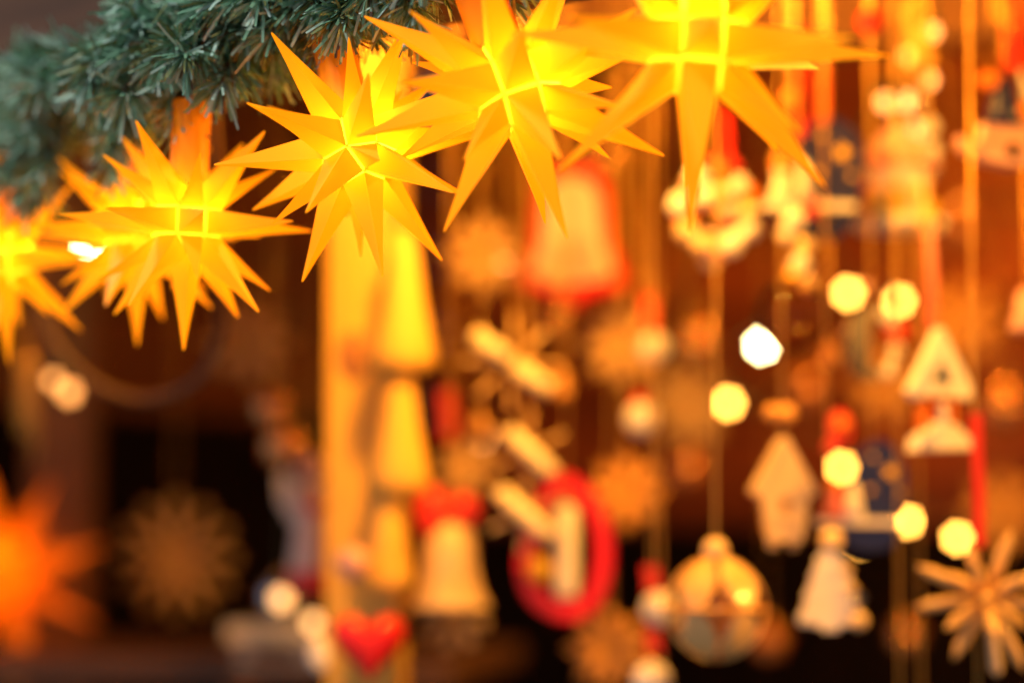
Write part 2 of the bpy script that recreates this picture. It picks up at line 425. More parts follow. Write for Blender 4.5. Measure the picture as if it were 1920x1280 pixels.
RS2A = ((.2132, -.9767, -.025), (.0899, .0451, -.9949), (.9729, .2099, .0974))
RS1 = ((.9998, -.0106, -.0181), (-.0193, -.1178, -.9929), (.0084, .993, -.1179))
star(668.3, 280.1, 1.310, 1.310, RS3, 'sharp yellow folded star with its holder tucked under the needles', STAR_W, bulb=tuple(Matrix(RS3).transposed() @ Vector((.0075, -.0075, .002))))
star(962.8, 161.7, 1.245, 1.130, RS3B, 'slightly blurred yellow star overlapping the sharp star from the right', STAR_W, bulb=tuple(Matrix(RS3B).transposed() @ Vector((.006, -.0075, .002))))
star(1311, 83, 1.165, .985, RS4, 'largest blurred yellow star with a glowing square facing the viewer', STAR_W * .85)
star(351, 418.7, 1.375, 1.478, RS2, 'yellow star under an orange cylinder holder below the garland', STAR_W * .72)
star(252, 435, 1.49, 1.645, RS2A, 'yellow star partly hidden behind the one with the orange cylinder', STAR_W * .7)
star(4, 485, 1.53, 1.765, RS1, 'yellow orange star cut off by the left edge below the garland', STAR_W * .72)
star(2, 1080, 2.45, 2.2, RS3B, 'blurred red orange star cut off at the lower left edge', STAR_W * .8, key='spike_far', group='lit red star', k=1.25, light=(1, .5, .14))

# power cable of the stars, along the garland, and its hanging loop
AX = [(1330, -190, 1.10), (960, -130, 1.22), (690, -50, 1.32), (500, 15, 1.36), (345, 75, 1.39), (205, 132, 1.46), (60, 195, 1.58), (-120, 285, 1.70)]
AXW = [at(*a) for a in AX]
def spline(P, n=10):
    out = []
    for i in range(len(P) - 1):
        p0, p1, p2, p3 = P[max(i - 1, 0)], P[i], P[i + 1], P[min(i + 2, len(P) - 1)]
        for k in range(n):
            t = k / n
            out.append(.5 * ((2 * p1) + (p2 - p0) * t + (2 * p0 - 5 * p1 + 4 * p2 - p3) * t * t + (3 * p1 - p0 - 3 * p2 + p3) * t ** 3))
    out.append(P[-1]); return out
loop = [at(60, 250, 1.74), at(55, 400, 1.78), at(75, 560, 1.82), at(110, 655, 1.82), at(190, 725, 1.82), at(280, 748, 1.82), at(365, 715, 1.80), at(412, 640, 1.78), at(418, 560, 1.74), at(410, 400, 1.66), at(395, 150, 1.55)]
o = MB().tube(spline(loop, 8), .0042, 8).build('power_cable', M['cable'])
tag(o, 'brown power cable hanging in a loop below the yellow stars', 'cable')
o = MB().tube([p + Vector((0, 0, .004)) for p in spline(AXW, 8)], .003, 6).build('power_cable', M['cable'])
tag(o, 'thin brown power cable running along inside the garland', 'cable')

# ------------------------------------------------------------------ pine garland
gar = link(bpy.data.objects.new('pine_garland', None)); gar.location = AXW[3]
tag(gar, 'green artificial pine garland along the beam above the yellow stars', 'garland')
GO = AXW[3].copy()
MB().tube([p - GO for p in spline(AXW, 8)], .0035, 6).build('core_wire', M['twig'], gar)
def sprig(base, d, length, dens=3100, nl=.021):
    """one wired twig with flat film needles"""
    d = d.normalized(); g_ = Vector((0, 0, -1))
    side = d.cross(Vector((.3, .2, 1))).normalized(); bendv = (g_ * random.uniform(.1, .35) + side * random.uniform(-.25, .25))
    pts = [base + d * (length * t) + bendv * (length * t * t * .6) for t in [i / 6 for i in range(7)]]
    loc = base
    tw = MB().tube([p - loc for p in pts], [.0016 - .0001 * i for i in range(7)], 5)
    o = tw.build('sprig', M['twig'], gar); o.location = loc - GO
    mb = MB(); n = int(dens * length)
    for i in range(n):
        t = random.random() ** .8; k = min(int(t * 6), 5); u_ = t * 6 - k
        p = pts[k].lerp(pts[k + 1], u_) - loc; tg = (pts[k + 1] - pts[k]).normalized()
        a = tg.cross(Vector((random.gauss(0, 1), random.gauss(0, 1), random.gauss(0, 1)))).normalized()
        open_ = random.uniform(.5, 1.2) if t < .93 else random.uniform(.2, 1.1)
        nd = (tg * math.cos(open_) + a * math.sin(open_) + Vector((0, 0, -random.uniform(0, .55)))).normalized()
        ln = nl * random.uniform(.65, 1.15); wd = random.uniform(.00065, .00105)
        sd_ = nd.cross(tg.lerp(a, random.random())).normalized() * wd
        bend = Vector((random.gauss(0, 1), random.gauss(0, 1), random.gauss(0, 1) - .8)) * (ln * .14)
        mid = p + nd * ln * .55 + bend * .4; end = p + nd * ln + bend
        r_ = random.random(); mi = 0 if r_ < .50 else (2 if r_ < .82 else (1 if r_ < .96 else 3))
        mb.add([p - sd_ * .8, p + sd_ * .8, mid - sd_, mid + sd_, end - sd_ * .8, end + sd_ * .8], [(0, 1, 3, 2), (2, 3, 5, 4)], mi)
    q = mb.build('needles', [M['n1'], M['n2'], M['n3'], M['n4']], o); q['kind'] = 'stuff'
path = spline(AXW, 14)
rg = random.Random(11)
for i, p in enumerate(path):
    if i < 17: continue          # the needles end beside the sharp star
    tg = (path[min(i + 1, len(path) - 1)] - path[max(i - 1, 0)]).normalized()
    for k in range(2):
        a = rg.uniform(0, 2 * PI)
        e1 = tg.cross(Vector((0, 0, 1))).normalized(); e2 = e1.cross(tg)
        d = (e1 * math.cos(a) + e2 * math.sin(a)) + tg * rg.choice((-1, 1)) * rg.uniform(.5, 1.3)
        random.seed(i * 10 + k); L_ = rg.uniform(.036, .055)
        if d.normalized().z < -.25: L_ *= .72
        sprig(p, d, L_)
# sprigs that reach out towards the viewer (the sharp tuft) and forward at the left
for px, py, D, tx, ty, tD, L_ in ((420, 60, 1.40, 345, 105, 1.30, .075), (520, 30, 1.38, 600, 60, 1.33, .06), (470, 40, 1.39, 400, 150, 1.34, .062), (330, 90, 1.42, 345, 190, 1.38, .055),
                                  (240, 150, 1.50, 180, 250, 1.44, .07), (150, 190, 1.55, 90, 300, 1.50, .08), (220, 130, 1.5, 200, 60, 1.44, .075), (110, 200, 1.57, 20, 260, 1.51, .08), (60, 200, 1.58, 10, 330, 1.55, .07),
                                  (300, 110, 1.45, 230, 130, 1.38, .08), (640, -20, 1.34, 640, 40, 1.28, .045), (740, -55, 1.30, 770, 10, 1.26, .045), (60, 240, 1.6, 70, 330, 1.56, .07), (280, 60, 1.44, 270, -10, 1.40, .06), (170, 140, 1.52, 120, 130, 1.47, .07)):
    random.seed(px); b = at(px, py, D); sprig(b, at(tx, ty, tD) - b, L_, 3900)
random.seed(5)

# ------------------------------------------------------------------ strings of small lights, and peach strings standing in for glints
def light_string(name, bulbs, label, extra):
    root = link(bpy.data.objects.new(name, None)); root.location = at(*bulbs[0][:3]); tag(root, label, 'string lights')
    org = root.location.copy(); pts = [at(*e) - org for e in extra[0]]
    for px, py, D, kind, r in bulbs: pts.append(at(px, py, D) - org + Vector((0, .004, .016)))
    pts += [at(*e) - org for e in extra[1]]
    MB().tube(spline(pts, 6), .0011, 5).build('wire', M['socket'], root)
    for px, py, D, kind, r in bulbs:
        p = at(px, py, D) - org
        b = MB().ball((0, 0, 0), r, 12, 8, sc_=(1, 1, 1.15)).build('bulb', M[kind], root); b.location = p
        MB().lathe([(.0005, .014), (.003, .0135), (.0036, .004), (.0005, .0035)], 10).build('socket', M['socket'], b)
Y, W_, Dm, W2 = 'bulb_y', 'bulb_w', 'bulb_d', 'glint_p'
light_string('light_string', [(1590, 549, 2.3, Y, .0055), (1685, 563, 2.3, Y, .0055), (1428, 647, 2.3, W_, .0055), (1366, 755, 2.3, Y, .0055),
                              (1578, 875, 2.25, Y, .0052), (1615, 1012, 2.25, Y, .0052), (1703, 976, 2.2, Y, .0052), (1795, 1007, 2.2, Y, .0052)],
             'string of yellow lights glowing among the ornaments at the right', ([(1250, -120, 2.5)], [(1990, 1000, 2.4)]))
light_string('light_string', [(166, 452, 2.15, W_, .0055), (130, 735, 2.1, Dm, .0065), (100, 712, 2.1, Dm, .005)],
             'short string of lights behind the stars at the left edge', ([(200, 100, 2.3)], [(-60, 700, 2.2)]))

light_string('light_string', [(905, 820, 2.1, Dm, .006), (950, 482, 2.1, Dm, .007), (1205, 792, 2.05, W2, .0055), (1330, 455, 1.95, W2, .006), (1490, 408, 2.0, W2, .007), (1500, 500, 1.95, Dm, .006), (1660, 192, 1.82, Dm, .0055), (1700, 190, 1.82, W2, .0055), (1722, 246, 1.84, W2, .006), (1726, 292, 1.82, Dm, .006), (1742, 150, 1.80, Dm, .005), (1705, 105, 1.80, Dm, .005), (1748, 60, 1.80, Dm, .005)],  # bulbs added in place of glints on beads, tassels and baubles
             'peach coloured glints added as small lights among the ornaments', ([(840, 880, 2.2)], [(1760, -120, 1.9)]))
light_string('light_string', [(512, 752, 2.05, Dm, .006), (540, 830, 2.05, W2, .006), (528, 1122, 2.06, W2, .007), (586, 1165, 2.06, W2, .006)],  # bulbs added in place of bauble highlights
             'peach coloured glints added as small lights left of the pine post', ([(560, 560, 2.1)], [(610, 1230, 2.08)]))

# ------------------------------------------------------------------ ornaments
class Orn:
    """an ornament at photo pixel (px, py), D metres away; its parts are drawn in photo pixels around that point and scaled to real size"""
    def __init__(s, name, label, cat, px, py, D, yaw=0, group=None, tilt=0):
        s.k = D / FPX; s.r = link(bpy.data.objects.new(name, None)); s.r.location = at(px, py, D)
        s.r.rotation_euler = (0, R(tilt), R(yaw)); tag(s.r, label, cat, group); s.z = s.r.location.z
    def part(s, name, mb, m_, parent=None): return mb.build(name, M[m_] if isinstance(m_, str) else [M[x] for x in m_], parent or s.r, s.k)
    def cord(s, z0, x=0, m_='gold', r=.0007, name='hanging_cord'):
        top = (CEIL - .002 - s.z) / s.k
        return s.part(name, MB().tube([(x, 0, z0), (x + random.uniform(-5, 5), random.uniform(-4, 4), z0 + (top - z0) * .3), (x + random.uniform(-6, 6), 0, z0 + (top - z0) * .65), (x + random.uniform(-14, 14), random.uniform(-10, 10), top)], r / s.k, 6, cap=False), m_)
    def ribbon(s, z0, z1, x=0, w_=24, m_='ribbon', name='ribbon'):
        v = MB(); n = 6
        ring = []
        for i in range(n):
            a, b = z0 + (z1 - z0) * i / n, z0 + (z1 - z0) * (i + 1) / n
            v.box(x - w_ / 2 + 2 * math.sin(i), x + w_ / 2 + 2 * math.sin(i), -1.2, 1.2, a, b)
        return s.part(name, v, m_)
def circ(r, n=24, cx=0, cz=0, a0=0): return [(cx + r * math.cos(a0 + 2 * PI * i / n), cz + r * math.sin(a0 + 2 * PI * i / n)) for i in range(n)]

STARSEQ = 0
def straw_star(px, py, D, r, label, rods=(), arms=8, yaw=0, tilt=0, m_='straw', fan=3, thick=5, cord=True, name='straw_star', group='straw stars on gold cords', spread=.17, pitch=0):
    o = Orn(name, label, 'straw star', px, py, D, yaw, group, tilt)
    if pitch: o.r.rotation_euler.x = R(pitch)
    me = MB().tube([(0, 0, 4), (0, 0, r * .5), (0, 0, r * .94), (0, 0, r)], [thick * .55, thick * .95, thick, thick * .6], 7).mesh('straw', M[m_], o.k)
    for a in range(arms):
        for f_ in range(fan):
            q = link(bpy.data.objects.new('straw', me), o.r)
            an = 2 * PI * a / arms + (f_ - (fan - 1) / 2) * spread
            q.rotation_euler = (random.uniform(-.05, .05), an, 0); q.location = (0, (f_ - (fan - 1) / 2) * thick * o.k * .5, 0)
            q.scale = (1, 1, 1.0 if f_ == (fan - 1) / 2 or fan == 1 else .84)
    for x0, z0, x1, z1, rr_ in rods:
        o.part('straw', MB().tube([(x0, -16, z0), (x0 * .97 + x1 * .03, -16 - .006 * (x1 - x0), z0 * .97 + z1 * .03), (x0 * .03 + x1 * .97, -16 - .204 * (x1 - x0), z0 * .03 + z1 * .97), (x1, -16 - .21 * (x1 - x0), z1)], [rr_ * .7, rr_, rr_, rr_ * .7], 9), 'streak')  # thick pale rod drawn as a specular streak
    o.part('knot', MB().ball((0, 0, 0), thick * 2.0, 10, 7, sc_=(1, .9, 1)), 'gold')
    if cord:
        c = o.cord(r * .9, r=.0009 if D < 2.2 else .0005)
        c.rotation_euler = (0, -R(tilt), 0) if not pitch else (0, 0, 0)
    return o
straw_star(910, 478, 2.03, 82, 'orange straw star hanging to the left of the red rimmed bell', yaw=14)
straw_star(1165, 645, 2.05, 84, 'golden straw star hanging below and right of the red rimmed bell', arms=8, yaw=-10)
straw_star(960, 680, 1.84, 92, 'shiny straw star with a slanting highlight rod below the bell', rods=((-78, 50, -8, 4, 17), (0, -4, 72, -50, 18)), arms=8, tilt=2, fan=1, thick=5, yaw=8)
straw_star(990, 845, 1.84, 76, 'small shiny straw star above the red loop', rods=((-40, 34, 50, -38, 17),), arms=6, fan=1, thick=5, tilt=5)
straw_star(1175, 922, 1.99, 76, 'flat eight pointed straw star to the right of the red loop', m_='honey', fan=3)
straw_star(1142, 1215, 1.97, 82, 'flat eight pointed straw star cut by the bottom edge', m_='honey', fan=3, cord=False).cord(70, 2)
straw_star(985, 962, 1.84, 74, 'pale straw star overlapping the left side of the red loop', rods=((-54, 38, 52, -38, 17),), arms=6, fan=1, thick=5, m_='pale', tilt=6)
straw_star(850, 1158, 1.88, 78, 'straw star in front of the foot of the pale bell', arms=8, fan=2, thick=6, tilt=10)
straw_star(872, 882, 2.03, 62, 'small orange straw star below the narrow red ribbon', fan=2, cord=False).ribbon(60, 150, -30, 26)
straw_star(330, 1045, 2.62, 112, 'large dim straw star in front of the black cloth', arms=12, fan=1, thick=8, m_='straw')
straw_star(470, 640, 2.2, 88, 'dim brown straw star behind the loop of power cable', arms=8, m_='honey')

# thick dowel star at the right edge
o = Orn('wooden_star', 'pale wooden star of thick round sticks at the lower right edge', 'wooden star', 1850, 1118, 1.60, 12, 'wooden stick star')
GA = PI * (3 - 5 ** .5)
for i in range(18):
    y_ = 1 - 2 * (i + .5) / 18; r_ = (1 - y_ * y_) ** .5; d = Vector((math.cos(GA * i) * r_, y_ * .8, math.sin(GA * i) * r_)).normalized()
    L_ = random.uniform(96, 148) if abs(d.y) < .55 else 92
    q = MB().tube([d * 4, d * L_ * .55, d * (L_ - 22), d * (L_ - 4), d * (L_ + 6)], [4, 11, 11, 5, 1.5], 9)
    o.part('stick', q, 'straw')
o.part('stick', MB().tube([(0, 0, 0), (8, -6, -70), (14, -8, -135), (15, -8, -146)], [4, 9, 12, 4], 9), 'pale')
o.cord(340, -18); o.ribbon(95, 345, -14, 22)

# bell plaque with red rim
def bell_ring(w_, h, n=34, bulge=1.0):
    """closed bell outline, symmetric, centre at 0"""
    pts = []
    prof = [(0, .50), (.18, .485), (.33, .42), (.42, .30), (.45, .12), (.48, -.08), (.56, -.24), (.63, -.33), (.60, -.42), (.40, -.46), (.18, -.49), (0, -.5)]
    right = [(x * w_, z * h) for x, z in prof]
    return right + [(-x, z) for x, z in reversed(right[1:-1])]
def shrink(ring, k, kz=None):
    kz = kz or k; return [(x * k, z * kz) for x, z in ring]
o = Orn('bell_ornament', 'flat white bell with a thick red rim hanging under the stars', 'bell ornament', 1072, 432, 2.0, 6)
b = bell_ring(158, 250); o.part('red_rim', MB().frame(b, shrink(b, .76, .80), -10, 10), 'red')
o.part('face', MB().prism(shrink(b, .77, .81), -5, 5, bev=2), 'cream')
o.part('snow_edge', MB().prism([(x * .66, z * .3 - 50) for x, z in b], -8.5, -5.5, bev=1), 'pink')
o.part('bead', MB().ball((-44, -9, -92), 16), 'pale'); o.part('clapper', MB().ball((6, 0, -132), 17), 'red')
o.cord(124)

# red bell shaped ring with a white candle inside
o = Orn('loop_ornament', 'red egg shaped loop with a white candle hanging in its middle', 'loop ornament', 1062, 1024, 1.88, -8)
egg = lambda kx, kz: [((86 - 18 * math.sin(2 * PI * i / 30)) * kx * math.cos(2 * PI * i / 30) + 4 * math.sin(6 * PI * i / 30), 138 * kz * math.sin(2 * PI * i / 30)) for i in range(30)]
o.part('red_ring', MB().frame(egg(1, 1), egg(.66, .76), -11, 11), 'red')
o.part('candle', MB().lathe([(.1, -95), (19, -94), (21, -85), (20, 70), (13, 78), (.1, 79)], 14), 'white')
o.part('flame', MB().lathe([(.1, 78), (7, 86), (6, 98), (.1, 112)], 10), 'yellow')
o.part('bead', MB().ball((-50, -10, -42), 24), 'yellow'); o.cord(137)

# pale turned bell with a red bow
o = Orn('bell_ornament', 'pale cream bell with a big red bow beside the pine post', 'bell ornament', 842, 1060, 1.86, 0)
o.part('bell_body', MB().lathe([(.1, 88), (22, 86), (40, 72), (48, 45), (51, 0), (58, -40), (74, -70), (78, -80), (70, -80), (48, -30), (.1, -10)], 26), 'pale')
o.part('clapper', MB().ball((0, 0, -78), 16), 'honey')
o.part('bow', MB().ball((-32, -22, 100), 36, sc_=(.95, .6, 1.35)).ball((28, -18, 104), 30, sc_=(1, .6, 1.1)).ball((0, -26, 96), 13), 'ribbon'); o.cord(86)

# turned bells on a cord beside the post
o = Orn('wooden_bell_chain', 'chain of three golden wooden bells hanging against the pine post', 'bell chain', 756, 600, 1.80, 0)
for i, (dz, k) in enumerate(((25, 1.08), (-212, 1.0), (-410, .85))):
    q = MB().lathe([(.1, 110), (14, 108), (24, 92), (30, 60), (38, 10), (52, -45), (58, -72), (55, -86), (44, -92), (.1, -94)], 22)
    e = o.part('bell', q, 'post'); e.location = ((0, -6, -26)[i] * o.k, 0, dz * o.k); e.scale = (k, k, k * 1.22)
    o.part('bead', MB().ball((0, 0, 122), 11), 'honey', e)
o.part('link_cord', MB().tube([(0, 0, 150), (-4, 0, -190), (-26, 0, -400)], 3.2), 'gold'); o.cord(140)

# red heart low on the post
def heart(n=28, s_=74): return [(s_ * .95 * (math.sin(t) ** 3), s_ * (.80 * math.cos(t) - .32 * math.cos(2 * t) - .12 * math.cos(3 * t) - .06 * math.cos(4 * t))) for t in [2 * PI * i / n for i in range(n)]]
o = Orn('heart_ornament', 'red padded heart hanging low in front of the pine post', 'heart ornament', 692, 1206, 1.76, 10)
h = heart(); mb = MB(); nn = len(h); v = []; f = []
LAY = [(.0, -26), (.45, -24), (.75, -18), (.93, -9), (1, 0), (.93, 9), (.75, 18), (.45, 24), (.0, 26)]
for k_, y_ in LAY:
    for x, z in h: v.append((x * max(k_, .01), y_, z * max(k_, .01)))
for l_ in range(len(LAY) - 1):
    for i in range(nn): jn = (i + 1) % nn; f.append((l_ * nn + i, (l_ + 1) * nn + i, (l_ + 1) * nn + jn, l_ * nn + jn))
o.part('padding', mb.add(v, f, 0, True), 'red'); o.part('felt_ball', MB().ball((-32, -4, 152), 32), 'pink'); o.cord(30, -6)
o.part('tag', MB().ball((-94, 0, -18), 22, sc_=(1, .4, 1.5)), 'white')

# baubles left of the post
def bauble(px, py, D, r, m_, label, cordtop=True, group='glass baubles', name='glass_bauble'):
    o = Orn(name, label, 'bauble', px, py, D, random.uniform(0, 90), group)
    o.part('glass', MB().ball((0, 0, 0), r, 24, 16), m_)
    o.part('cap', MB().lathe([(r * .24, r * .93), (r * .24, r * 1.14), (r * .06, r * 1.18), (.1, r * 1.18)], 12), 'gold')
    if cordtop: o.cord(r * 1.17, r=.0006 if D < 2.2 else .0004)
    return o
bauble(508, 765, 2.05, 36, 'copper', 'upper copper bauble hanging left of the pine post')
bauble(532, 838, 2.0, 42, 'copper', 'lower copper bauble hanging left of the pine post')
bauble(1488, 590, 1.72, 72, 'glass', 'clear glass bauble in front of a light at the right')
bauble(1222, 1275, 1.72, 36, 'white', 'white bauble cut by the bottom edge beside the straw star')
bauble(460, 1262, 2.30, 44, 'orange', 'orange ball at the bottom edge beside the little lantern house', False)
bauble(528, 1118, 2.10, 40, 'silver', 'silver ball sitting on the roof of the lantern house', False)
bauble(30, 1255, 2.3, 48, 'copper', 'copper ball in the bottom left corner', False)

# angel figure behind the post
o = Orn('angel_figure', 'pale pink angel figure in a long robe left of the pine post', 'figurine', 582, 960, 1.98, 15)
o.part('robe', MB().lathe([(.1, 60), (16, 58), (24, 40), (28, 0), (34, -60), (42, -120), (44, -132), (.1, -132)], 18), 'cream')
o.part('head', MB().ball((0, -2, 84), 25), 'pink'); o.part('hair', MB().ball((0, 5, 92), 26, sc_=(1, .9, .9)), 'honey')
for sx in (-1, 1):
    o.part('wing', MB().prism([(sx * 8, 30), (sx * 44, 78), (sx * 62, 70), (sx * 58, 20), (sx * 34, -22), (sx * 10, -10)], 14, 18, bev=1), 'white')
    o.part('arm', MB().tube([(sx * 20, -6, 46), (sx * 28, -18, 16), (sx * 6, -34, 8)], [9, 9, 7], 8), 'pink')
o.part('hymn_book', MB().box(-14, 14, -42, -34, 0, 18), 'red'); o.cord(108)
o.part('red_sash', MB().lathe([(40.5, -108), (47, -132), (46, -150), (38, -150), (34, -120)], 18), 'red')

# lantern house on the shelf
o = Orn('lantern_house', 'little wooden lantern house with a pale roof on the shelf', 'lantern', 528, 1205, 2.12, -10)
o.part('body', MB().frame([(-74, -44), (74, -44), (74, 4), (-74, 4)], [(-44, -34), (44, -34), (44, -4), (-44, -4)], -50, -44), 'grey')
o.part('body', MB().box(-74, 74, -43.5, 50, -44, 4), 'dark')
o.part('roof', MB().box(-92, 92, -66, 66, 4.5, 40, bev=4), 'pale')
o.part('chimney', MB().box(46, 66, -6, 14, 40.5, 62), 'grey')

# white spruce plaque
o = Orn('tree_ornament', 'white snowy fir tree shape hanging under the navy night scene', 'tree ornament', 1556, 1098, 1.66, -4)
half = [(0, 88), (14, 78), (12, 66), (27, 48), (24, 40), (38, 16), (34, 8), (49, -18), (44, -26), (60, -58), (58, -72), (18, -76), (16, -84)]
ring = half + [(-x, z) for x, z in reversed(half[1:])]
o.part('tree_board', MB().prism(ring, -9, 9, bev=2), 'snow')
o.part('top_bead', MB().ball((4, -4, 86), 22), 'pale')
for i, (x, z, r_, m_) in enumerate(((30, 30, 11, 'pale'), (38, -4, 12, 'pale'), (44, -36, 12, 'silver'), (52, -64, 17, 'pale'), (-40, -60, 6, 'white'), (56, -22, 9, 'navy'))):
    o.part('bead', MB().ball((x, -12, z), r_), m_)
o.cord(104)

# birdhouse of pale wood
o = Orn('birdhouse_ornament', 'pale wooden birdhouse with a round hole on a beaded cord', 'birdhouse', 1467, 922, 1.66, 14)
outer = [(0, 92), (14, 76), (30, 44), (52, 8), (54, -6), (46, -14), (40, -60), (33, -92), (-33, -92), (-40, -60), (-46, -14), (-54, -6), (-52, 8), (-30, 44), (-14, 76)]
inner = [(11 * math.sin(2 * PI * i / 15), -24 + 14 * math.cos(2 * PI * i / 15)) for i in range(15)]
o.part('front_board', MB().frame(outer, inner, -16, -8), 'pale')
o.part('body', MB().prism(shrink(outer, .94), -7.5, 12), 'honey')
for sx in (-1, 1): o.part('roof_board', MB().prism([(sx * 4, 104), (sx * 62, 2), (sx * 56, -8), (0, 92)], -17.5, 15), 'pale')
o.part('foot', MB().ball((-20, 0, -97), 11), 'pale'); o.part('foot', MB().ball((20, 0, -97), 11), 'pale'); o.part('perch', MB().tube([(0, -8, -48), (0, -34, -48)], 3.5), 'pale')
o.part('bead', MB().ball((-18, 0, 148), 17), 'honey'); o.part('bead', MB().ball((10, 0, 146), 18), 'honey'); o.cord(98)

# wooden lattice ball
o = Orn('lattice_ball', 'golden openwork wooden ball with a round cap hanging near the bottom edge', 'ball ornament', 1342, 1140, 1.62, 30)
RB = 98
def petal(lat0, lat1, wmax, n=7):
    mb = MB(); v = []; f = []
    for off in (0, -3):
        for i in range(n + 1):
            t = i / n; la = lat0 + (lat1 - lat0) * t; wd = (.10 + .90 * math.sin(PI * min(1, max(0, t))) ** .8) * wmax
            for k in (-2, -1, 0, 1, 2):
                lo = wd * k / 2; rr = (RB + off) * (1 - .035 * (1 - abs(k) / 2))
                v.append((rr * math.cos(la) * math.sin(lo), -rr * math.cos(la) * math.cos(lo), rr * math.sin(la)))
    q = (n + 1) * 5
    for i in range(n):
        for k in range(4):
            a = i * 5 + k; f.append((a, a + 1, a + 6, a + 5)); f.append((q + a, q + a + 5, q + a + 6, q + a + 1))
        for k in (0, 4):
            a = i * 5 + k; f.append((a, a + 5, q + a + 5, q + a))
    return mb.add(v, f, 0, True)
for sgn in (1, -1):
    me = petal(sgn * R(-4), sgn * R(88), R(28)).mesh('petal', M['straw'], o.k)
    for i in range(6):
        q = link(bpy.data.objects.new('petal', me), o.r); q.rotation_euler = (0, 0, 2 * PI * i / 6)
o.part('hoop', MB().tube([(RB * .97 * math.cos(2 * PI * i / 32), RB * .97 * math.sin(2 * PI * i / 32), 0) for i in range(33)], 5, 6), 'honey')
o.part('core_bead', MB().ball((0, 0, 0), 62, 18, 12), 'honey')
o.part('cap_bead', MB().ball((0, 0, 108), 24, 16, 10), 'pale'); o.cord(130, r=.0011)

# white bead on a red ribbon, and white beads
o = Orn('bead_drop', 'white bead on a red ribbon left of the openwork ball', 'bead drop', 1236, 1140, 1.74, 0)
o.part('bead', MB().ball((0, 0, 0), 33, 16, 10), 'white'); o.ribbon(34, 80, -14, 30); o.part('tail', MB().prism([(-28, -30), (0, -34), (6, -84), (-8, -74), (-24, -88)], -1, 1), 'ribbon'); o.cord(80, -14)
o = Orn('bead_drop', 'white bead under a short red ribbon beside the golden straw star', 'bead drop', 1226, 652, 1.84, 0)
o.part('bead', MB().ball((0, 0, 0), 30, 16, 10), 'white'); o.ribbon(30, 100, -8, 26); o.cord(98, -8)
o = Orn('bead_drop', 'glossy white bead hanging below the golden straw star', 'bead drop', 1203, 785, 1.86, 0)
o.part('bead', MB().ball((0, 0, 0), 32, 16, 10), 'white'); o.part('cap', MB().ball((-4, 2, 34), 14), 'red'); o.cord(40)
o = Orn('bead_string', 'string of pale beads hanging above the clear glass bauble', 'bead string', 1498, 500, 1.72, 0)
for i, (x, z, r_) in enumerate(((-8, 90, 22), (10, 38, 17), (2, 4, 19), (16, -34, 16), (-26, 60, 14))): o.part('bead', MB().ball((x, -4, z), r_, 14, 9), 'pale' if i % 2 else 'white')
o.part('red_bead', MB().ball((22, 0, 108), 17), 'red'); o.part('thread', MB().tube([(0, 0, -36), (0, 0, 110)], 2.2), 'gold'); o.cord(108)

# A-frame house
o = Orn('house_ornament', 'white pointed gable house with an orange doorway on a red ribbon', 'house ornament', 1760, 742, 1.64, 24)
o.part('gable', MB().frame([(0, 128), (68, 8), (56, -6), (0, 2), (-56, -6), (-68, 8)], [(0, 74), (24, 26), (16, 22), (0, 20), (-16, 22), (-24, 26)], -16, 16), 'white')
o.part('back_board', MB().prism([(0, 84), (30, 18), (-30, 18)], 17, 20), 'green')
for x in (-32, 0, 32): o.part('column', MB().lathe([(.1, -62), (8, -62), (6, -40), (7, -4), (.1, -4)], 10), 'orange' if x else 'red').location.x = x * o.k
o.part('wall_board', MB().box(-40, 40, 10, 16, -60, 0), 'orange')
o.part('base', MB().prism([(-62, -104), (58, -100), (60, -82), (46, -74), (30, -58), (12, -52), (-20, -50), (-34, -66), (-56, -80)], -26, 20, bev=3), 'white')
o.part('figure', MB().lathe([(.1, -10), (7, -14), (9, -22), (8, -28), (13, -56), (.1, -57)], 10), 'white').location.y = -14 * o.k
o.ribbon(128, 330, -14, 24); o.cord(330, -14)

